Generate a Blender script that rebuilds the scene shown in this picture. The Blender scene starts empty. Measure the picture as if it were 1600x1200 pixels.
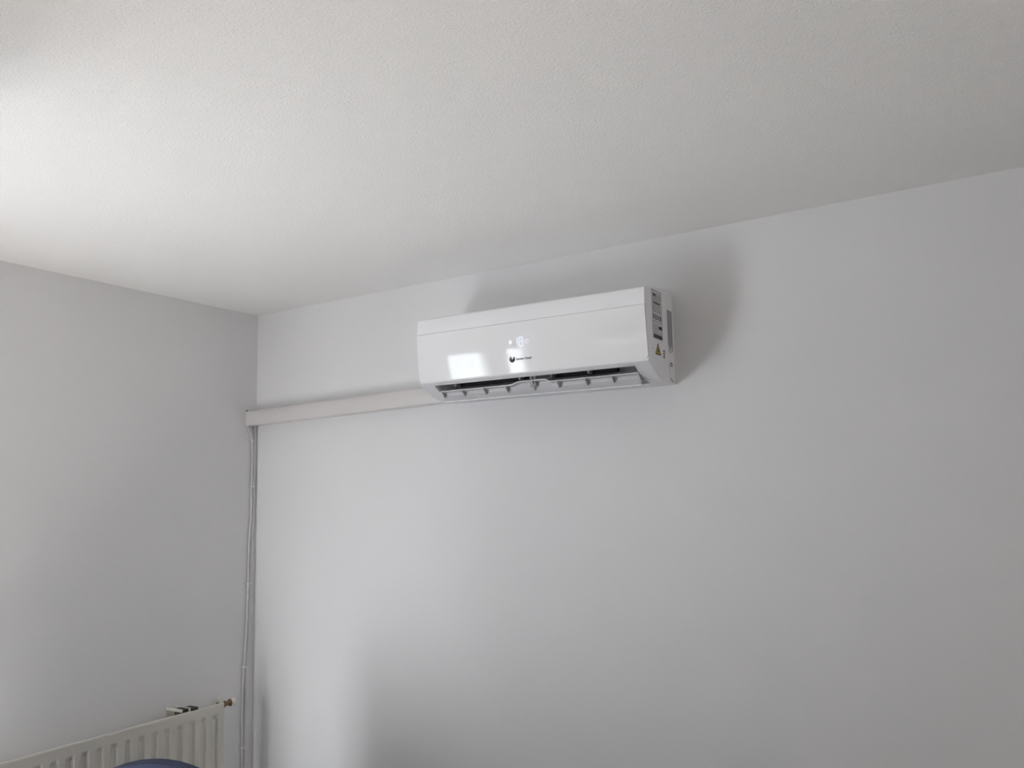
import bpy, bmesh, math, random
from mathutils import Vector, Matrix
random.seed(7)
sc = bpy.context.scene
COL = sc.collection

# ------------------------------------------------------------------ camera
CAM = Vector((2.7374, -2.4049, 1.7082)); YAW, PITCH, ROLL, FPX = -0.55, 0.134, -0.0269, 1300.8
def make_camera():
    cy, sy, cp, sp = math.cos(YAW), math.sin(YAW), math.cos(PITCH), math.sin(PITCH)
    f = Vector((sy*cp, cy*cp, sp)); r = Vector((cy, -sy, 0)); u = r.cross(f)
    cr, sr = math.cos(ROLL), math.sin(ROLL)
    r2, u2 = cr*r + sr*u, -sr*r + cr*u
    cd = bpy.data.cameras.new('camera'); cd.sensor_width = 36; cd.lens = FPX/1600*36
    cd.clip_start = 0.02
    o = bpy.data.objects.new('camera', cd); COL.objects.link(o)
    m = Matrix((r2, u2, -f)).transposed().to_4x4(); m.translation = CAM
    o.matrix_world = m
    sc.camera = o
make_camera()

# ------------------------------------------------------------------ light
sc.view_settings.view_transform = 'Standard'; sc.view_settings.look = 'None'
sc.view_settings.gamma = 1.0; sc.view_settings.use_curve_mapping = False
sc.view_settings.exposure = -0.03
sc.cycles.max_bounces = 12; sc.cycles.diffuse_bounces = 8; sc.cycles.glossy_bounces = 4
sc.cycles.use_denoising = True

w = bpy.data.worlds.new('daylight'); sc.world = w; w.use_nodes = True
bg = w.node_tree.nodes['Background']
bg.inputs['Color'].default_value = (0.75, 0.86, 1.0, 1); bg.inputs['Strength'].default_value = 1.0

def area(name, loc, target, sx, sy, power, color, spread=180):
    ld = bpy.data.lights.new(name, 'AREA'); ld.shape = 'RECTANGLE'; ld.size = sx; ld.size_y = sy
    ld.energy = power; ld.color = color; ld.spread = math.radians(spread)
    o = bpy.data.objects.new(name, ld); COL.objects.link(o)
    o.location = loc
    o.rotation_euler = (Vector(target) - Vector(loc)).to_track_quat('-Z', 'Y').to_euler()
    return o
# daylight coming in through the french window, plus an added fill lamp
area('window_daylight', (-0.018, -2.015, 1.19), (1.0, -2.015, 1.19), 0.365, 2.02, 12, (0.88, 0.94, 1.0))
area('window_daylight', (-0.018, -2.505, 1.19), (1.0, -2.505, 1.19), 0.365, 2.02, 12, (0.88, 0.94, 1.0))
area('corner_fill_light', (0.03, -1.98, 0.85), (0.42, -1.18, 0.98), 0.36, 0.95, 11, (0.95, 0.975, 1.0), 130)  # added fill just inside the pane, brightens the back wall near the corner
sd = bpy.data.lights.new('sun', 'SUN'); sd.energy = 70; sd.color = (1.0, 0.98, 0.95); sd.angle = 0.01
so = bpy.data.objects.new('sun', sd); COL.objects.link(so); so.location = (-3, -1, 4)
so.rotation_euler = Vector((0.66, 0.07, -0.70)).to_track_quat('-Z', 'Y').to_euler()

# ------------------------------------------------------------------ materials
def mat(name, color, rough=0.6, metal=0.0, coat=0.0, bump=None, spec=0.5, emit=None, emit_s=0, var=0.0, varscale=3.0):
    m = bpy.data.materials.new(name); m.use_nodes = True
    nt = m.node_tree; b = nt.nodes['Principled BSDF']
    b.inputs['Base Color'].default_value = (*color, 1); b.inputs['Roughness'].default_value = rough
    b.inputs['Metallic'].default_value = metal; b.inputs['Coat Weight'].default_value = coat
    b.inputs['Specular IOR Level'].default_value = spec
    if emit:
        b.inputs['Emission Color'].default_value = (*emit, 1); b.inputs['Emission Strength'].default_value = emit_s
    tc = nt.nodes.new('ShaderNodeTexCoord')
    if var:
        n = nt.nodes.new('ShaderNodeTexNoise'); n.inputs['Scale'].default_value = varscale; n.inputs['Detail'].default_value = 4
        nt.links.new(tc.outputs['Object'], n.inputs['Vector'])
        r = nt.nodes.new('ShaderNodeMapRange')
        r.inputs['From Min'].default_value = 0.3; r.inputs['From Max'].default_value = 0.7
        r.inputs['To Min'].default_value = 1 - var; r.inputs['To Max'].default_value = 1.0
        nt.links.new(n.outputs['Fac'], r.inputs['Value'])
        h = nt.nodes.new('ShaderNodeHueSaturation'); h.inputs['Color'].default_value = (*color, 1)
        nt.links.new(r.outputs['Result'], h.inputs['Value'])
        nt.links.new(h.outputs['Color'], b.inputs['Base Color'])
    if bump:
        for_in = None
        for (kind, scale, dist, strength) in bump:
            if kind == 'noise':
                t = nt.nodes.new('ShaderNodeTexNoise'); t.inputs['Scale'].default_value = scale; t.inputs['Detail'].default_value = 3
                out = t.outputs['Fac']
            else:
                t = nt.nodes.new('ShaderNodeTexVoronoi'); t.inputs['Scale'].default_value = scale
                out = t.outputs['Distance']
            nt.links.new(tc.outputs['Object'], t.inputs['Vector'])
            bm_ = nt.nodes.new('ShaderNodeBump'); bm_.inputs['Distance'].default_value = dist; bm_.inputs['Strength'].default_value = strength
            nt.links.new(out, bm_.inputs['Height'])
            if for_in: nt.links.new(for_in, bm_.inputs['Normal'])
            for_in = bm_.outputs['Normal']
        nt.links.new(for_in, b.inputs['Normal'])
    return m
M = {}
M['wall'] = mat('wall_paint', (0.835, 0.835, 0.845), 0.85, spec=0.25, bump=[('noise', 260, 0.0008, 0.25), ('noise', 40, 0.001, 0.12)], var=0.015, varscale=2.2)
M['wall_warm'] = mat('wall_paint_beige', (0.86, 0.81, 0.76), 0.85, spec=0.25, bump=[('noise', 260, 0.0008, 0.25)])
M['wall_tan'] = mat('wall_paint_tan', (0.44, 0.40, 0.37), 0.85, spec=0.25, bump=[('noise', 260, 0.0008, 0.25)])
M['ceil'] = mat('ceiling_roughcast', (0.83, 0.825, 0.815), 0.9, spec=0.2, bump=[('noise', 170, 0.004, 0.36), ('voronoi', 240, 0.003, 0.2)])
M['floor'] = mat('floor_laminate', (0.56, 0.525, 0.495), 0.45, var=0.2, varscale=6)
M['ac'] = mat('ac_plastic', (0.92, 0.92, 0.94), 0.38, bump=[('noise', 900, 0.0002, 0.1)])
M['panel'] = mat('ac_gloss_panel', (0.93, 0.93, 0.945), 0.07, coat=0.8, spec=0.5)
M['chin'] = mat('chin_grey', (0.70, 0.70, 0.72), 0.42)
M['louver'] = mat('louver_plastic', (0.56, 0.56, 0.58), 0.45)
M['duct'] = mat('duct_plastic', (0.42, 0.42, 0.44), 0.5)
M['black'] = mat('black_plastic', (0.006, 0.006, 0.007), 0.6)
M['ink'] = mat('dark_print', (0.035, 0.035, 0.045), 0.5)
M['ink2'] = mat('grey_print', (0.17, 0.17, 0.19), 0.5)
M['ink3'] = mat('pale_print', (0.36, 0.36, 0.40), 0.5)
M['ink4'] = mat('faint_print', (0.50, 0.50, 0.54), 0.5)
M['label'] = mat('label_paper', (0.72, 0.72, 0.74), 0.5)
M['yellow'] = mat('warning_yellow', (0.62, 0.40, 0.03), 0.45)
M['led'] = mat('led_white', (0.8, 0.85, 0.95), 0.4, emit=(0.82, 0.9, 1.0), emit_s=0.65)
M['led2'] = mat('led_faint', (0.8, 0.82, 0.95), 0.4, emit=(0.86, 0.88, 1.0), emit_s=0.55)
M['pvc'] = mat('trunking_pvc', (0.71, 0.685, 0.675), 0.45)
M['cable'] = mat('cable_sheath', (0.72, 0.72, 0.74), 0.5)
M['clip'] = mat('cable_clip_plastic', (0.82, 0.82, 0.84), 0.45)
M['nail'] = mat('nail_steel', (0.5, 0.5, 0.5), 0.35, metal=1)
M['rad'] = mat('radiator_enamel', (0.68, 0.66, 0.60), 0.32, var=0.02)
M['brass'] = mat('brass', (0.20, 0.135, 0.075), 0.4, metal=0.7)
M['cream'] = mat('cream_knob', (0.78, 0.74, 0.64), 0.4)
M['dark'] = mat('dark_gap', (0.05, 0.05, 0.045), 0.7)
M['blue'] = mat('blue_fabric', (0.045, 0.058, 0.115), 0.85, bump=[('noise', 600, 0.0006, 0.3)], var=0.12, varscale=60)
M['linen'] = mat('linen_fabric', (0.66, 0.645, 0.625), 0.9, bump=[('noise', 500, 0.0006, 0.3)])
M['wood'] = mat('brown_wood', (0.13, 0.075, 0.045), 0.5, var=0.3, varscale=25)
M['chrome'] = mat('grey_metal', (0.35, 0.35, 0.36), 0.3, metal=1)
M['frame'] = mat('window_frame_pvc', (0.82, 0.82, 0.82), 0.35)
M['curtain'] = mat('curtain_cloth', (0.66, 0.65, 0.62), 0.9)
M['opal'] = mat('opal_glass', (0.85, 0.84, 0.82), 0.25)
def glass_mat():
    m = bpy.data.materials.new('window_glass'); m.use_nodes = True; nt = m.node_tree
    nt.nodes.clear()
    o = nt.nodes.new('ShaderNodeOutputMaterial'); mx = nt.nodes.new('ShaderNodeMixShader')
    t = nt.nodes.new('ShaderNodeBsdfTransparent'); g = nt.nodes.new('ShaderNodeBsdfGlossy')
    g.inputs['Roughness'].default_value = 0.01; mx.inputs[0].default_value = 0.04
    nt.links.new(t.outputs[0], mx.inputs[1]); nt.links.new(g.outputs[0], mx.inputs[2])
    nt.links.new(mx.outputs[0], o.inputs[0]); return m
M['glass'] = glass_mat()

# ------------------------------------------------------------------ helpers
def link(name, me, m, parent=None, smooth=None):
    if m is not None: me.materials.append(m)
    if smooth is not None:
        for p in me.polygons: p.use_smooth = True
        me.set_sharp_from_angle(angle=math.radians(smooth))
    o = bpy.data.objects.new(name, me); COL.objects.link(o)
    if parent is not None: o.parent = parent
    return o
def obj(name, bm, m, parent=None, smooth=None):
    bmesh.ops.recalc_face_normals(bm, faces=bm.faces[:])
    me = bpy.data.meshes.new(name); bm.to_mesh(me); bm.free()
    return link(name, me, m, parent, smooth)
def tag(o, label=None, cat=None, group=None, kind=None):
    if label: o['label'] = label
    if cat: o['category'] = cat
    if group: o['group'] = group
    if kind: o['kind'] = kind
    return o
def thing(name, label, cat, loc, rot=(0, 0, 0), group=None):
    o = bpy.data.objects.new(name, None); COL.objects.link(o); o.empty_display_size = 0.05
    o.location = loc; o.rotation_euler = rot
    return tag(o, label, cat, group)
def box(bm, lo, hi, bev=0.0, seg=2):
    vs = [bm.verts.new((x, y, z)) for x in (lo[0], hi[0]) for y in (lo[1], hi[1]) for z in (lo[2], hi[2])]
    fs = [bm.faces.new([vs[i] for i in q]) for q in ((0, 1, 3, 2), (4, 6, 7, 5), (0, 4, 5, 1), (2, 3, 7, 6), (0, 2, 6, 4), (1, 5, 7, 3))]
    if bev:
        es = list({e for f in fs for e in f.edges})
        bmesh.ops.bevel(bm, geom=es, offset=bev, segments=seg, affect='EDGES', profile=0.5)
def extr(bm, prof, x0, x1, axis='x', cap=True):
    """extrude a closed 2D profile of (a, b) along an axis"""
    def P(t, a, b):
        return (t, a, b) if axis == 'x' else ((a, t, b) if axis == 'y' else (a, b, t))
    A = [bm.verts.new(P(x0, a, b)) for a, b in prof]; B = [bm.verts.new(P(x1, a, b)) for a, b in prof]
    n = len(prof)
    for i in range(n): bm.faces.new((A[i], A[(i+1) % n], B[(i+1) % n], B[i]))
    if cap: bm.faces.new(A); bm.faces.new(B[::-1])
    return A, B
def tube(bm, pts, r, n=10, closed_ends=True):
    pts = [Vector(p) for p in pts]; rings = []
    for i, p in enumerate(pts):
        d = (pts[min(i+1, len(pts)-1)] - pts[max(i-1, 0)]).normalized()
        ref = Vector((0, 1, 0)) if abs(d.y) < 0.9 else Vector((1, 0, 0))
        a = d.cross(ref).normalized(); b = d.cross(a)
        rr = r[i] if isinstance(r, (list, tuple)) else r
        rings.append([bm.verts.new(p + rr*(math.cos(2*math.pi*k/n)*a + math.sin(2*math.pi*k/n)*b)) for k in range(n)])
    for A, B in zip(rings, rings[1:]):
        for k in range(n): bm.faces.new((A[k], A[(k+1) % n], B[(k+1) % n], B[k]))
    if closed_ends: bm.faces.new(rings[0][::-1]); bm.faces.new(rings[-1])
def lathe(bm, prof, c, axis='z', n=32):
    """prof: (radius, height)"""
    rings = []
    for r, h in prof:
        ring = []
        for k in range(n):
            a = 2*math.pi*k/n; u, v = r*math.cos(a), r*math.sin(a)
            q = (u, v, h) if axis == 'z' else ((u, h, v) if axis == 'y' else (h, u, v))
            ring.append(bm.verts.new(Vector(c) + Vector(q)))
        rings.append(ring)
    for A, B in zip(rings, rings[1:]):
        for k in range(n): bm.faces.new((A[k], A[(k+1) % n], B[(k+1) % n], B[k]))
    bm.faces.new(rings[0][::-1]); bm.faces.new(rings[-1])
def spline(pts, per=6):
    pts = [Vector(p) for p in pts]; out = []
    for i in range(len(pts)-1):
        p0, p1, p2, p3 = pts[max(i-1, 0)], pts[i], pts[i+1], pts[min(i+2, len(pts)-1)]
        for k in range(per):
            t = k/per
            out.append(0.5*((2*p1) + (p2-p0)*t + (2*p0-5*p1+4*p2-p3)*t*t + (-p0+3*p1-3*p2+p3)*t**3))
    return out + [pts[-1]]

# ------------------------------------------------------------------ room
RX, RY, RH, T = 4.7, -4.3, 2.5, 0.25
def wallbox(name, lo, hi, m):
    bm = bmesh.new(); box(bm, lo, hi); return tag(obj(name, bm, m), kind='structure')
floor = wallbox('floor', (-T, RY-T, -0.1), (RX+T, T, 0), M['floor'])
ceiling = wallbox('ceiling', (-T, RY-T, RH), (RX+T, T, RH+0.15), M['ceil'])
wallbox('wall_back', (-T, 0, 0), (RX+T, T, RH), M['wall'])
wallbox('wall_right', (RX, RY, 0), (RX+T, 0, RH), M['wall_warm'])
wallbox('wall_front', (-T, RY-T, 0), (RX+T, RY, RH), M['wall_tan'])
# left wall with the french-window opening
WY0, WY1, WZ0, WZ1 = -1.72, -2.80, 0.06, 2.32
bm = bmesh.new()
box(bm, (-T, WY0, 0), (0, 0, RH)); box(bm, (-T, RY, 0), (0, WY1, RH))
box(bm, (-T, WY1, WZ1), (0, WY0, RH)); box(bm, (-T, WY1, 0), (0, WY0, WZ0))
wl = tag(obj('wall_left', bm, M['wall']), kind='structure')
bm = bmesh.new(); lathe(bm, [(0.0035, 0), (0.0035, 0.0006)], (0, 0, 0), 'x', 12)
o = obj('nail_hole', bm, M['dark'], wl); o.location = (0.0, -0.052, 2.089)

# french window (outside the frame to the left): frame, two sashes with panes
win = bpy.data.objects.new('window_1', None); COL.objects.link(win); win.location = (0, 0, 0); tag(win, kind='structure')
bm = bmesh.new(); fx0, fx1 = -0.07, -0.006
box(bm, (fx0, WY0-0.05, WZ0), (fx1, WY0, WZ1)); box(bm, (fx0, WY1, WZ0), (fx1, WY1+0.05, WZ1))
box(bm, (fx0, WY1+0.05, WZ1-0.05), (fx1, WY0-0.05, WZ1)); box(bm, (fx0, WY1+0.05, WZ0), (fx1, WY0-0.05, WZ0+0.05))
obj('window_frame', bm, M['frame'], win)
ym = (WY0+WY1)/2
for a, b in ((WY0-0.05, ym), (ym, WY1+0.05)):
    bm = bmesh.new(); s = 0.06; z0, z1 = WZ0+0.05, WZ1-0.05; x0, x1 = -0.055, 0.004
    box(bm, (x0, a-s, z0), (x1, a, z1)); box(bm, (x0, b, z0), (x1, b+s, z1))
    box(bm, (x0, b+s, z1-s), (x1, a-s, z1)); box(bm, (x0, b+s, z0), (x1, a-s, z0+s))
    sash = obj('sash', bm, M['frame'], win)
    bm = bmesh.new(); box(bm, (-0.030, b+s, z0+s), (-0.024, a-s, z1-s)); obj('pane', bm, M['glass'], sash)

# ------------------------------------------------------------------ air conditioner
AC = thing('air_conditioner', 'white split air conditioner unit mounted high on the wall with open louver', 'air conditioner', (1.438, 0, 2.035), (0, 0.011, 0))
W2 = 0.409
def chin(a0, a1, n=14):
    """points on the curved chin between parameter a0..a1 (0 = below the panel, 1 = flat bottom)"""
    P = [(-0.2085, 0.054), (-0.2065, 0.048), (-0.190, 0.0375), (-0.166, 0.0235), (-0.130, 0.0095), (-0.090, 0.0015), (-0.03, 0.0)]
    pts = spline([(x, 0, z) for x, z in P], 8)
    L = len(pts)-1
    return [(p.x, p.z) for p in pts[int(round(a0*L)):int(round(a1*L))+1]]
top = [(0.0, 0.004), (0.0, 0.286), (-0.004, 0.290), (-0.035, 0.290), (-0.215, 0.2655), (-0.2195, 0.262), (-0.221, 0.256), (-0.2235, 0.2125), (-0.2175, 0.2105), (-0.206, 0.060), (-0.2085, 0.054)]
full = top + chin(0, 1)[1:] + [(-0.004, 0.0)]
A_OPEN, B_OPEN = 0.30, 0.86
mid = top + chin(0, A_OPEN)[1:] + [(-0.168, 0.064), (-0.100, 0.094), (-0.060, 0.060), (-0.070, 0.012)] + chin(B_OPEN, 1) + [(-0.004, 0.0)]
bm = bmesh.new()
OX0, OX1 = -0.3595, 0.3615
a_, _ = extr(bm, full, -W2, OX0, cap=False); bm.faces.new(a_)
extr(bm, mid, OX0, OX1, cap=False)
_, b_ = extr(bm, full, OX1, W2, cap=False); bm.faces.new(b_)
recess = [(-0.168, 0.064), (-0.100, 0.094), (-0.060, 0.060), (-0.070, 0.012)]
for xx in (OX0, OX1):     # side walls of the outlet
    bm.faces.new([bm.verts.new((xx, a, b)) for a, b in chin(A_OPEN, B_OPEN) + recess[::-1]])
bmesh.ops.remove_doubles(bm, verts=bm.verts[:], dist=0.00005); bm.normal_update()
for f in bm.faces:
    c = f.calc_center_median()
    f.material_index = 1 if c.z < 0.052 and c.y < -0.01 and abs(f.normal.x) < 0.5 else 0  # chin and underside faces darker grey than the rest of the housing
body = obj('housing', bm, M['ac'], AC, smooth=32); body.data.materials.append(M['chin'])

# glossy front panel, gently convex, with rounded lower corners
bm = bmesh.new()
N, K = 18, 40
def panel_y(t):   # t 0 at the seam, 1 at the lower edge
    return -(0.2255 - 0.0125*t - 0.0030*t**3)
def panel_z(t): return 0.2105 - 0.1565*t
rows = []
for j in range(N+1):
    t = j/N; row = []
    for i in range(K+1):
        sx = -1 + 2*i/K
        zz = panel_z(t); x = sx*(W2+0.001)
        cut = 0.010
        dz = zz - panel_z(1)
        if dz < cut:
            x = sx*((W2+0.001) - cut + math.sqrt(max(cut**2 - (cut-dz)**2, 0))*1.0)
        row.append(bm.verts.new((x, panel_y(t), zz)))
    rows.append(row)
for j in range(N):
    for i in range(K): bm.faces.new((rows[j][i], rows[j][i+1], rows[j+1][i+1], rows[j+1][i]))
g = bmesh.ops.extrude_face_region(bm, geom=bm.faces[:])
for v in [e for e in g['geom'] if isinstance(e, bmesh.types.BMVert)]: v.co.y += 0.006
panel = obj('front_panel', bm, M['panel'], AC, smooth=30)

# louver: plate + lip raised in the middle + gussets
LX0, LX1 = -0.354, 0.359
def lip_dz(x):
    def ss(a, b, v):
        t = min(max((v-a)/(b-a), 0), 1); return t*t*(3-2*t)
    return 0.0085*(ss(-0.079, -0.049, x) - ss(0.046, 0.064, x))
def lv_profile(x):
    d = lip_dz(x)
    outer = [(-0.148, -0.0085), (-0.1445, 0.000), (-0.1435, 0.010), (-0.147, 0.0195+d), (-0.166, 0.0225+d), (-0.167, 0.0245+d), (-0.150, 0.0285+d), (-0.118, 0.0405+d*0.6),
             (-0.110, 0.040), (-0.132, 0.024), (-0.138, 0.010), (-0.140, 0.000), (-0.1435, -0.0115), (-0.1475, -0.0115)]
    return outer
bm = bmesh.new(); xs = sorted(set([LX0 + (LX1-LX0)*i/60 for i in range(61)])); prev = None
for x in xs:
    ring = [bm.verts.new((x, a, b)) for a, b in lv_profile(x)]
    if prev:
        n = len(ring)
        for i in range(n): bm.faces.new((prev[i], prev[(i+1) % n], ring[(i+1) % n], ring[i]))
    else: first = ring
    prev = ring
bm.faces.new(first); bm.faces.new(prev[::-1])
louver = obj('louver', bm, M['louver'], AC, smooth=25)
for nm, yy_, zz_, rr_, k_ in (('lip_highlight', -0.1672, 0.0236, 0.0013, 1), ('edge_highlight', -0.1482, -0.0100, 0.0017, 0)):  # lighter strips paint in the light caught along both louver edges
    bm = bmesh.new(); tube(bm, [(x, yy_, zz_ + k_*lip_dz(x)) for x in xs], rr_, 8); obj(nm, bm, M['ac'], louver, smooth=40)
gx = [-0.3526, -0.2705, -0.1857, -0.1012, -0.0016, 0.0866, 0.1828, 0.2704, 0.3575]
for i, x in enumerate(gx):
    d = lip_dz(x); h = 0.017 if i != 4 else 0.026
    bm = bmesh.new()
    prof = [(-0.1665, 0.0235+d), (-0.1665, 0.0205+d), (-0.1500, 0.0205+d-h), (-0.1430, 0.0205+d-h), (-0.1430, 0.0205+d)]
    extr(bm, prof, x-0.0022, x+0.0022)
    obj('gusset', bm, M['louver'], louver)
bm = bmesh.new(); box(bm, (-0.0105, -0.160, 0.012), (-0.0045, -0.140, 0.062), 0.001); box(bm, (0.001, -0.158, 0.014), (0.008, -0.138, 0.05), 0.001)
obj('pivot_bracket', bm, M['duct'], louver)
# dark fan slot behind the louver
bm = bmesh.new(); box(bm, (-0.322, -0.125, 0.036), (-0.045, -0.105, 0.086)); box(bm, (0.054, -0.125, 0.036), (0.273, -0.105, 0.086))
obj('fan_slot', bm, M['black'], AC)
bm = bmesh.new(); box(bm, (OX0+0.001, -0.100, 0.012), (OX1-0.001, -0.092, 0.086))
obj('duct_wall', bm, M['duct'], AC)
for x in (-0.306, -0.055, 0.061, 0.189):
    bm = bmesh.new(); box(bm, (x-0.003, -0.150, 0.040), (x+0.003, -0.124, 0.068)); obj('air_guide', bm, M['duct'], AC)

# display, logo and lettering on the panel (flat print / LEDs)
def panel_frame(zl):
    t = (0.2105 - zl)/0.1565
    e = 1e-3
    dy, dz = panel_y(t+e)-panel_y(t-e), panel_z(t+e)-panel_z(t-e)
    up = Vector((0, -dy, -dz)).normalized()
    nrm = Vector((1, 0, 0)).cross(up).normalized()
    return Vector((0, panel_y(t), zl)) + nrm*0.0006, up, nrm
def on_panel(o, x, zl):
    c, up, nrm = panel_frame(zl)
    m = Matrix((Vector((1, 0, 0)), up, nrm)).transposed().to_4x4(); m.translation = c + Vector((x, 0, 0))
    o.matrix_local = m
def text_mesh(s, size, bold=0.0, ext=0.0002):
    cu = bpy.data.curves.new('t', 'FONT'); cu.body = s; cu.size = size; cu.offset = bold; cu.extrude = ext
    cu.resolution_u = 3
    t = bpy.data.objects.new('t', cu); COL.objects.link(t)
    dg = bpy.context.evaluated_depsgraph_get(); me = bpy.data.meshes.new_from_object(t.evaluated_get(dg))
    bpy.data.objects.remove(t); bpy.data.curves.remove(cu); return me
def flat(bm, pts, h=0.0003):
    """flat polygon in xy with a little thickness"""
    A = [bm.verts.new((x, y, 0)) for x, y in pts]; B = [bm.verts.new((x, y, h)) for x, y in pts]
    n = len(pts); bm.faces.new(A[::-1]); bm.faces.new(B)
    for i in range(n): bm.faces.new((A[i], A[(i+1) % n], B[(i+1) % n], B[i]))
def seg_digit(bm, segs, cx, wd, ht, th):
    hw, hh = wd/2, ht/2
    S = {'a': (-hw+th, hh-th, hw-th, hh), 'g': (-hw+th, -th/2, hw-th, th/2), 'd': (-hw+th, -hh, hw-th, -hh+th),
         'b': (hw-th, th*0.4, hw, hh-th*0.6), 'c': (hw-th, -hh+th*0.6, hw, -th*0.4), 'f': (-hw, th*0.4, -hw+th, hh-th*0.6), 'e': (-hw, -hh+th*0.6, -hw+th, -th*0.4)}
    for s in segs:
        a, b, c, d = S[s]; flat(bm, [(cx+a, b), (cx+c, b), (cx+c, d), (cx+a, d)])
bm = bmesh.new(); seg_digit(bm, 'abcdefg', 0.0, 0.0150, 0.030, 0.0022); seg_digit(bm, 'bc', -0.0192, 0.0145, 0.026, 0.0022)
o = obj('temperature_display', bm, M['led'], panel); on_panel(o, -0.0052, 0.1485)
bm = bmesh.new()   # snowflake symbol
for k in range(3):
    a = math.radians(60*k+30); c, s = math.cos(a), math.sin(a); L, t = 0.0065, 0.0011
    flat(bm, [(c*L - s*t, s*L + c*t), (-c*L - s*t, -s*L + c*t), (-c*L + s*t, -s*L - c*t), (c*L + s*t, s*L - c*t)], 0.0003+0.00002*k)
o = obj('mode_symbol', bm, M['led2'], panel); on_panel(o, -0.0435, 0.1495)
bm = bmesh.new()   # power symbol: open ring with a bar
for k in range(20):
    a0, a1 = math.radians(115 + 310*k/20), math.radians(115 + 310*(k+1)/20)
    flat(bm, [(r*math.cos(a), r*math.sin(a)) for r, a in ((0.0055, a0), (0.0072, a0), (0.0072, a1), (0.0055, a1))])
flat(bm, [(-0.0009, 0.001), (0.0009, 0.001), (0.0009, 0.0075), (-0.0009, 0.0075)])
o = obj('power_symbol', bm, M['led2'], panel); on_panel(o, 0.0155, 0.1475)
# round emblem: dark disc with a pale V cut from the top and a leaf in the left half
R = 0.0102
def disc_pts(a0, a1, n=30, r=R): return [(r*math.cos(math.radians(a0+(a1-a0)*k/n)), r*math.sin(math.radians(a0+(a1-a0)*k/n))) for k in range(n+1)]
bm = bmesh.new()
flat(bm, [(0.0012, -0.0015)] + [(-0.0012, 0.003), (-0.0045, 0.0088)] + disc_pts(120, 412, 40) + [(0.0062, 0.0075), (0.0042, 0.0042)])
o = obj('emblem', bm, M['ink'], panel); on_panel(o, -0.0405, 0.0965)
bm = bmesh.new(); flat(bm, [(-0.0052, 0.009), (-0.0080, 0.0035), (-0.0075, -0.001), (-0.0055, -0.0025), (-0.0035, 0.001), (-0.0030, 0.005)], 0.0002)
e = obj('leaf_mark', bm, M['ink2'], o); e.location = (0, 0, 0.0003)
me = text_mesh('Saunier Duval', 0.0098, 0.00012)
o = link('brand_lettering', me, M['ink'], panel); on_panel(o, -0.0262, 0.0925)

# right flank: rating label, bar code, warning triangle, prints
SX = W2
def flank(name, m, parent, rects=(), polys=(), lift=0.0004, h=0.0003):
    """flat print on the flank, coordinates (y, z) local to the unit"""
    bm = bmesh.new()
    for (y0, y1, z0, z1) in rects: extr(bm, [(y0, z0), (y1, z0), (y1, z1), (y0, z1)], SX+lift, SX+lift+h)
    for pts in polys: extr(bm, pts, SX+lift, SX+lift+h)
    return obj(name, bm, m, parent)
y0, y1, z0, z1 = -0.166, -0.093, 0.122, 0.268
lab = flank('rating_label', M['label'], AC, [(y0, y1, z0, z1)], lift=0.0)
t = 0.0016
flank('label_border', M['ink2'], lab, [(y0, y0+t, 0.140, z1), (y1-t, y1, 0.140, z1), (y0, y1, z1-t, z1), (y0, y1, 0.139, 0.139+t), (y0, y1, 0.173, 0.1742)])
R_ = []
rnd = random.Random(3)
z = 0.258
while z > 0.203:
    y = y0+0.006
    while y < y1-0.010:
        l = rnd.uniform(0.004, 0.016)
        R_.append((y, min(y+l, y1-0.005), z-0.0018, z)); y += l + rnd.uniform(0.002, 0.006)
    z -= 0.0042
flank('label_small_print', M['ink2'], lab, R_)
R_ = [(y0+0.010, y0+0.030, 0.250, 0.256), (y0+0.012, y1-0.014, 0.2275, 0.2315)]
R_ += [(y0+0.006+i*0.017, y0+0.011+i*0.017, 0.181-(i % 2)*0.002, 0.196) for i in range(4)] + [(y0+0.0135+i*0.017, y0+0.0155+i*0.017, 0.179, 0.193) for i in range(4)]
R_ += [(y1-0.026, y1-0.003, 0.153, 0.163)]
flank('label_bold_marks', M['ink'], lab, R_)
flank('label_fine_lines', M['ink3'], lab, [(y0+0.006, y1-0.030, 0.146+i*0.006, 0.1475+i*0.006) for i in range(4)])
flank('barcode', M['ink'], lab, [(y0+0.004+i*0.00272, y0+0.004+i*0.00272+(0.0013 if i % 3 else 0.0022), 0.1235, 0.1355) for i in range(25)])
tri = flank('warning_triangle', M['ink'], AC, polys=[[(-0.130, 0.1115), (-0.1525, 0.0765), (-0.1085, 0.0765)]], lift=0.0)
flank('yellow_field', M['yellow'], tri, polys=[[(-0.130, 0.1045), (-0.1475, 0.0792), (-0.1135, 0.0792)]], lift=0.0004)
flank('flame_symbol', M['ink'], tri, polys=[[(-0.1305, 0.098), (-0.1345, 0.091), (-0.1355, 0.086), (-0.132, 0.0835), (-0.128, 0.0835), (-0.1245, 0.0865), (-0.126, 0.091), (-0.1285, 0.0925)]], lift=0.0008)
me = text_mesh('R32', 0.0155, 0.0005)
o = link('refrigerant_print', me, M['ink'], AC)
m4 = Matrix((Vector((0, 0, 1)), Vector((0, -1, 0)), Vector((1, 0, 0)))).transposed().to_4x4(); m4.translation = Vector((SX+0.0004, -0.080, 0.072)); o.matrix_local = m4
for i in range(10):
    y = -0.0480 + i*0.0040; zb = 0.116 - (0.0, 0.022, 0.016, 0.004, 0.024, 0.008, 0.020, 0.0, 0.018, 0.012)[i]
    flank('grille_line', M['ink3'], AC, [(y, y+0.0026, zb, 0.226)], lift=0.0)
flank('grille_backing', M['ink4'], AC, [(-0.0485, -0.0085, 0.128, 0.2255)], lift=-0.0001, h=0.0003)
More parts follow.
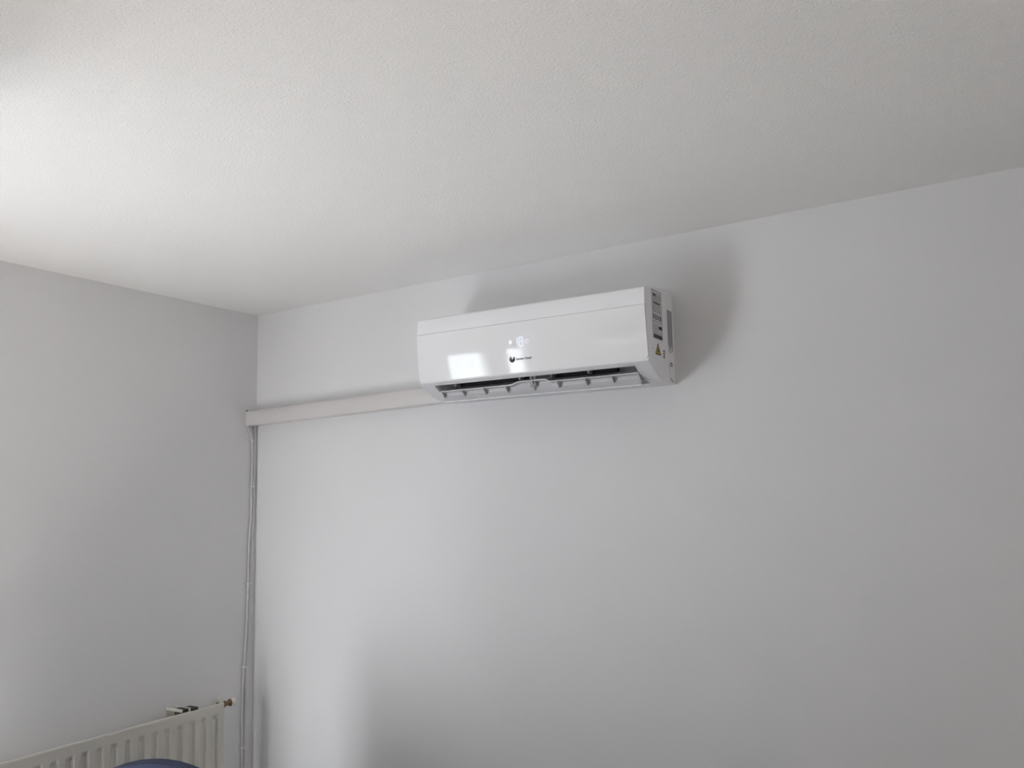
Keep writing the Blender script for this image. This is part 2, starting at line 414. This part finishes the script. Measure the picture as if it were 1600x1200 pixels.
# knock-out for pipes at the lower rear corner: thin outline and dark slots
ko = flank('knockout_outline', M['ink3'], AC, [(-0.043, -0.0415, 0.012, 0.060), (-0.043, -0.010, 0.0595, 0.061), (-0.040, -0.012, 0.0065, 0.008)], lift=0.0)
flank('slot', M['ink'], ko, polys=[[(-0.038, 0.0625), (-0.020, 0.0600), (-0.020, 0.0635), (-0.036, 0.066)]], lift=0.0004)
flank('slot', M['ink'], ko, polys=[[(-0.042, 0.0540), (-0.021, 0.0530), (-0.021, 0.0560), (-0.042, 0.0570)]], lift=0.0004)
flank('slot', M['ink'], ko, polys=[[(-0.040, 0.0140), (-0.022, 0.0080), (-0.022, 0.0110), (-0.040, 0.0175)]], lift=0.0004)
bm = bmesh.new(); lathe(bm, [(0.0022, 0), (0.0022, 0.0012), (0.0012, 0.0018)], (SX, -0.176, 0.090), 'x', 10)
obj('screw_cap', bm, M['label'], AC, smooth=30)

for o_ in lab.children: tag(o_, kind='stuff')

# ------------------------------------------------------------------ trunking
TR = thing('cable_trunking', 'white plastic cable trunking running along the wall from corner to air conditioner', 'trunking', (0, 0, 2.0262), (0, -0.0157, 0))
def rr(y0, y1, z0, z1, r, n=5):
    out = []
    for (cy, cz, a0) in ((y0+r, z0+r, 180), (y1-0.0001, z0, 270), (y1-0.0001, z1, 0), (y0+r, z1-r, 90)):
        if a0 in (180, 90):
            for k in range(n+1):
                a = math.radians(a0 + 90*k/n); out.append((cy + r*math.cos(a), cz + r*math.sin(a)))
        else: out.append((y1, cz))
    return out
bm = bmesh.new(); extr(bm, rr(-0.052, 0.0, 0.002, 0.0575, 0.003), 0.0012, 1.022); obj('base', bm, M['pvc'], TR, smooth=30)
bm = bmesh.new()
lid = [(-0.030, 0.0), (-0.0545, 0.0), (-0.0575, 0.003), (-0.0575, 0.0565), (-0.0545, 0.0595), (-0.030, 0.0595), (-0.030, 0.0575), (-0.0535, 0.0575), (-0.0535, 0.002), (-0.030, 0.002)]
extr(bm, lid, 0.001, 1.021); obj('lid', bm, M['pvc'], TR, smooth=50)

# ------------------------------------------------------------------ cables with clips in the corner
def cable(name, label, pts, r):
    bm = bmesh.new(); tube(bm, spline(pts, 8), r, 10)
    return tag(obj(name, bm, M['cable'], smooth=40), label, 'cable', 'white cables in the corner')
zs = [2.030, 2.0166, 2.003, 1.975, 1.936, 1.777, 1.673, 1.569, 1.386, 1.214, 1.062, 0.92, 0.756, 0.40, 0.10]
ya = [-0.050, -0.050, -0.042, -0.0285, -0.0245, -0.0265, -0.0265, -0.034, -0.037, -0.041, -0.0515, -0.0565, -0.054, -0.053, -0.052]
yb = [-0.0145, -0.0145, -0.0145, -0.0145, -0.0145, -0.0165, -0.0165, -0.023, -0.0272, -0.031, -0.0415, -0.0420, -0.0440, -0.043, -0.042]
cable('electric_cable', 'white cable bending out under the trunking, on the radiator side of the pair', [(0.0065, y, z) for y, z in zip(ya, zs)], 0.0042)
cable('electric_cable', 'white cable running straight down the corner beside the bent one', [(0.0065, y, z) for y, z in zip(yb, zs)], 0.0042)
for lab_, zc, yc in (('topmost white clip holding cables, just under the trunking', 1.967, -0.0215), ('second white cable clip below the trunking', 1.777, -0.0215),
                     ('third white cable clip, halfway down the corner', 1.386, -0.032), ('fourth white cable clip, just above the radiator valve', 1.062, -0.0465),
                     ('lowest white cable clip, beside the radiator end', 0.756, -0.049)):
    c = thing('cable_clip', lab_, 'clip', (0, yc, zc), group='cable clips in the corner')
    bm = bmesh.new(); prof = []
    for k in range(9):
        a = math.pi*k/8; prof.append((0.0065 + 0.0062*math.sin(a)*1.0, 0.0125*math.cos(a)))
    outer = [(0.0005, 0.0125)] + prof + [(0.0005, -0.0125)]
    extr(bm, [(a, b) for a, b in outer], -0.004, 0.004, axis='z')
    obj('saddle', bm, M['clip'], c, smooth=40)
    bm = bmesh.new(); box(bm, (0.0005, -0.0185, -0.003), (0.006, -0.012, 0.003), 0.001); obj('nail_lug', bm, M['clip'], c)
    bm = bmesh.new(); lathe(bm, [(0.0018, 0.0058), (0.0018, 0.0072)], (0, -0.0152, 0), 'x', 8); obj('nail', bm, M['nail'], c)

# ------------------------------------------------------------------ radiator
RAD = thing('radiator', 'white ribbed panel radiator on the left wall near the corner', 'radiator', (0.0005, 0, 0))
RY0, RY1, RZ0, RZ1 = -0.2225, -1.1225, 0.373, 0.973
# pressed steel front sheet: raised flutes between vertical grooves, 50 mm pitch
bm = bmesh.new()
ys = []; pitch = 0.05; n = int(round((RY0-RY1)/pitch))
prof = [(0.0, 0.0)]
cols = []
yy = RY0
cols.append((RY0, 0)); cols.append((RY0-0.018, 0))
y = RY0-0.0313
ridge = []
while y > RY1+0.03:
    cols += [(y+0.006, 0), (y, 1), (y-0.016, 1), (y-0.024, 0)]
    y -= pitch
cols += [(RY1, 0)]
D = 0.0075
rowsz = [(RZ0, 0), (RZ0+0.035, 0), (RZ0+0.050, 1), (RZ1-0.050, 1), (RZ1-0.034, 0), (RZ1-0.006, 0)]
grid = [[bm.verts.new((0.100 - D*g*h, yv, zv)) for yv, g in cols] for zv, h in rowsz]
for a, b in zip(grid, grid[1:]):
    for i in range(len(cols)-1): bm.faces.new((a[i], a[i+1], b[i+1], b[i]))
obj('front_sheet', bm, M['rad'], RAD, smooth=20)
bm = bmesh.new(); extr(bm, [(0.1000, RZ1-0.006), (0.0995, RZ1-0.002), (0.0975, RZ1), (0.0905, RZ1), (0.0885, RZ1-0.002), (0.0885, RZ1-0.006)], RY1, RY0, axis='y')
obj('top_edge', bm, M['rad'], RAD, smooth=40)
bm = bmesh.new(); box(bm, (0.080, RY1, RZ0), (0.0905, RY0, RZ1-0.004)); box(bm, (0.0905, RY0-0.004, RZ0), (0.0998, RY0, RZ1-0.004)); box(bm, (0.0905, RY1, RZ0), (0.0998, RY1+0.004, RZ1-0.004))
obj('rear_sheet', bm, M['rad'], RAD)
bm = bmesh.new()   # convector fins
y = RY0-0.03
pts = []
k = 0
while y > RY1+0.03:
    pts.append((0.079 if k % 4 in (0, 1) else 0.045, y)); y -= 0.0125 if k % 2 else 0.004; k += 1
A = [bm.verts.new((x, yv, RZ0+0.04)) for x, yv in pts]; B = [bm.verts.new((x, yv, RZ1-0.035)) for x, yv in pts]
for i in range(len(pts)-1): bm.faces.new((A[i], A[i+1], B[i+1], B[i]))
obj('convector_fins', bm, M['rad'], RAD)
# hanging bracket at the top
bm = bmesh.new(); box(bm, (0.0005, -0.400, 0.80), (0.004, -0.345, 0.978)); box(bm, (0.0, -0.398, 0.974), (0.086, -0.392, 0.984), 0.001); box(bm, (0.0, -0.368, 0.972), (0.090, -0.361, 0.984), 0.001)
br = obj('wall_bracket', bm, M['rad'], RAD)
bm = bmesh.new(); box(bm, (0.040, -0.392, 0.960), (0.084, -0.368, 0.982)); box(bm, (0.052, -0.361, 0.960), (0.0965, -0.335, 0.982))  # dark boxes stand in for the shade in the bracket recesses
obj('bracket_recess_shade', bm, M['dark'], br)
# valve group at the top right end: white collar, brass body, cream cap
bm = bmesh.new(); lathe(bm, [(0.019, -0.010), (0.022, -0.007), (0.022, 0.009), (0.018, 0.012)], (0.052, -0.212, 0.965), 'y', 24); vc = obj('valve_collar', bm, M['rad'], RAD, smooth=35)
bm = bmesh.new(); tube(bm, [(0.066, -0.224, 0.958), (0.066, -0.196, 0.958)], 0.013, 14); tube(bm, [(0.066, -0.1965, 0.958), (0.066, -0.184, 0.958), (0.066, -0.1775, 0.958), (0.066, -0.168, 0.958)], [0.013, 0.009, 0.009, 0.014], 14)
obj('valve_body', bm, M['brass'], RAD, smooth=35)
bm = bmesh.new(); lathe(bm, [(0.0125, 0.0), (0.0140, 0.002), (0.0135, 0.018), (0.0115, 0.0215)], (0.066, -0.1685, 0.958), 'y', 20); obj('valve_cap', bm, M['cream'], RAD, smooth=35)
bm = bmesh.new(); tube(bm, spline([(0.052, -0.204, 0.968), (0.042, -0.190, 0.966), (0.025, -0.184, 0.962), (0.004, -0.183, 0.960)], 6), 0.008, 12); obj('feed_pipe', bm, M['rad'], RAD, smooth=40)
for yb_ in (-1.0,):
    bm = bmesh.new(); box(bm, (0.0, yb_-0.03, 0.42), (0.004, yb_+0.03, 0.950)); box(bm, (0.0, yb_-0.006, 0.45), (0.080, yb_+0.006, 0.47)); obj('wall_bracket', bm, M['rad'], RAD)

# ------------------------------------------------------------------ blue chair in front of the radiator (only its top shows)
ax = Vector((0.1757, 0.1086, 0)).normalized(); fr = Vector((ax.y, -ax.x, 0))      # along the backrest / towards the camera
CH = thing('desk_chair', 'blue upholstered chair whose rounded back top shows before the radiator', 'chair', (0.500, -0.812, 0), (0, 0, math.atan2(ax.y, ax.x)))
# local frame: x along the backrest, -y towards the camera
def back_outline(wd, z0, ztop, rtop, n=16):
    pts = [(-wd*0.86, z0), (-wd, z0+0.05)]
    # large top arc meeting the sides through rounded shoulders
    cz = ztop - rtop; a_end = math.asin(min((wd-0.03)/rtop, 1))
    zs_ = cz + rtop*math.cos(a_end)
    pts.append((-wd, zs_-0.05))
    for k in range(n+1):
        a = -a_end + 2*a_end*k/n
        pts.append((rtop*math.sin(a), cz + rtop*math.cos(a)))
    pts += [(wd, zs_-0.05), (wd, z0+0.05), (wd*0.86, z0)]
    return pts
bm = bmesh.new(); extr(bm, back_outline(0.20, 0.55, 0.977, 0.32), -0.025, 0.025, axis='y')
bmesh.ops.bevel(bm, geom=[e for e in bm.edges if abs(e.verts[0].co.y-e.verts[1].co.y) < 1e-6], offset=0.014, segments=3, affect='EDGES', profile=0.6)
obj('backrest', bm, M['blue'], CH, smooth=50)
bm = bmesh.new(); extr(bm, back_outline(0.212, 0.54, 0.940, 0.33), -0.042, -0.024, axis='y'); obj('back_shell', bm, M['wood'], CH, smooth=30)
bm = bmesh.new(); box(bm, (-0.21, 0.03, 0.43), (0.21, 0.42, 0.50), 0.025, 3); obj('seat', bm, M['blue'], CH, smooth=50)
bm = bmesh.new(); box(bm, (-0.03, -0.058, 0.40), (0.03, -0.038, 0.70), 0.004); box(bm, (-0.03, -0.058, 0.405), (0.03, 0.28, 0.432), 0.004); obj('back_support', bm, M['chrome'], CH)
bm = bmesh.new(); tube(bm, [(0, 0.22, 0.08), (0, 0.22, 0.25), (0, 0.22, 0.2501), (0, 0.22, 0.42)], [0.028, 0.028, 0.017, 0.017], 16); obj('gas_column', bm, M['chrome'], CH, smooth=40)
for k in range(5):
    a = math.radians(72*k+20); d = Vector((math.cos(a), math.sin(a), 0)); c = Vector((0, 0.22, 0))
    bm = bmesh.new(); tube(bm, [c + Vector((0, 0, 0.10)), c + d*0.27 + Vector((0, 0, 0.075))], [0.024, 0.015], 10)
    leg = obj('leg', bm, M['chrome'], CH, smooth=40)
    bm = bmesh.new(); q = c + d*0.26; lathe(bm, [(0.018, -0.02), (0.027, -0.016), (0.027, 0.016), (0.018, 0.02)], (0, 0, 0), 'x', 16)
    cw = obj('castor', bm, M['black'], leg, smooth=40); cw.location = (q.x, q.y, 0.0275); cw.rotation_euler = (0, 0, a+1.2)

# ------------------------------------------------------------------ outside the frame: implied curtain and lamp, and a couch added to block light
bm = bmesh.new()
pts = []
for i in range(61):
    t = i/60; pts.append((0.075 + 0.022*math.sin(t*2*math.pi*5), -2.10 - 0.25*t))
prof = pts + [(x+0.004, y) for x, y in reversed(pts)]
extr(bm, prof, 0.03, 2.39, axis='z')
cur = tag(obj('curtain', bm, M['curtain'], smooth=60), 'pale pleated curtain gathered in the middle of the french window', 'curtain')
bm = bmesh.new(); tube(bm, [(0.078, -1.60, 2.402), (0.078, -2.92, 2.402)], 0.012, 12)
rod = thing('curtain_rod', 'white curtain rod above the french window', 'curtain rod', (0, 0, 0))
obj('rod', bm, M['frame'], rod, smooth=40)
for yb_ in (-1.66, -2.86):
    bm = bmesh.new(); box(bm, (0.0, yb_-0.008, 2.39), (0.085, yb_+0.008, 2.414), 0.002); obj('bracket', bm, M['frame'], rod)
SOFA = thing('occluder_sofa', 'added unseen blue two-seat sofa with pale linen cushions standing in front of the air conditioner wall', 'occluder_sofa', (1.37, -1.25, 0), (0, 0, 0))  # unseen; added to shade the lower wall, pale cushions bounce sun upward
for nm, lo, hi, bv in (('base', (-0.86, -0.80, 0.10), (0.86, -0.02, 0.30), 0.02), ('back', (-0.95, -0.12, 0.10), (0.95, 0.10, 1.03), 0.06), ('armrest', (-0.95, -0.82, 0.10), (-0.80, 0.0, 0.62), 0.04), ('armrest', (0.80, -0.82, 0.10), (0.95, 0.0, 0.62), 0.04),
                       ('seat_cushion', (-0.79, -0.80, 0.30), (-0.005, -0.13, 0.45), 0.04), ('seat_cushion', (0.005, -0.80, 0.30), (0.79, -0.13, 0.45), 0.04)):
    bm = bmesh.new(); box(bm, lo, hi, bv, 4); obj(nm, bm, M['linen'] if 'cushion' in nm else M['blue'], SOFA, smooth=50)
for sx in (-0.88, 0.88):
    for sy in (-0.74, 0.02):
        bm = bmesh.new(); lathe(bm, [(0.018, 0), (0.026, 0.12)], (sx, sy, 0), 'z', 12); obj('leg', bm, M['wood'], SOFA, smooth=40)
LAMP = thing('ceiling_lamp', 'white opal glass pendant lamp hanging from the ceiling', 'lamp', (1.10, -1.92, RH))
bm = bmesh.new(); lathe(bm, [(0.07, -0.03), (0.075, -0.02), (0.075, 0.0)], (0, 0, 0), 'z', 32); obj('canopy', bm, M['frame'], LAMP, smooth=30)
bm = bmesh.new(); lathe(bm, [(0.008, -0.31), (0.008, -0.03)], (0, 0, 0), 'z', 12); obj('stem', bm, M['chrome'], LAMP, smooth=30)
bm = bmesh.new(); lathe(bm, [(0.02, -0.42), (0.09, -0.41), (0.15, -0.38), (0.19, -0.34), (0.195, -0.325), (0.19, -0.315), (0.05, -0.305)], (0, 0, 0), 'z', 40); obj('glass_shade', bm, M['opal'], LAMP, smooth=40)
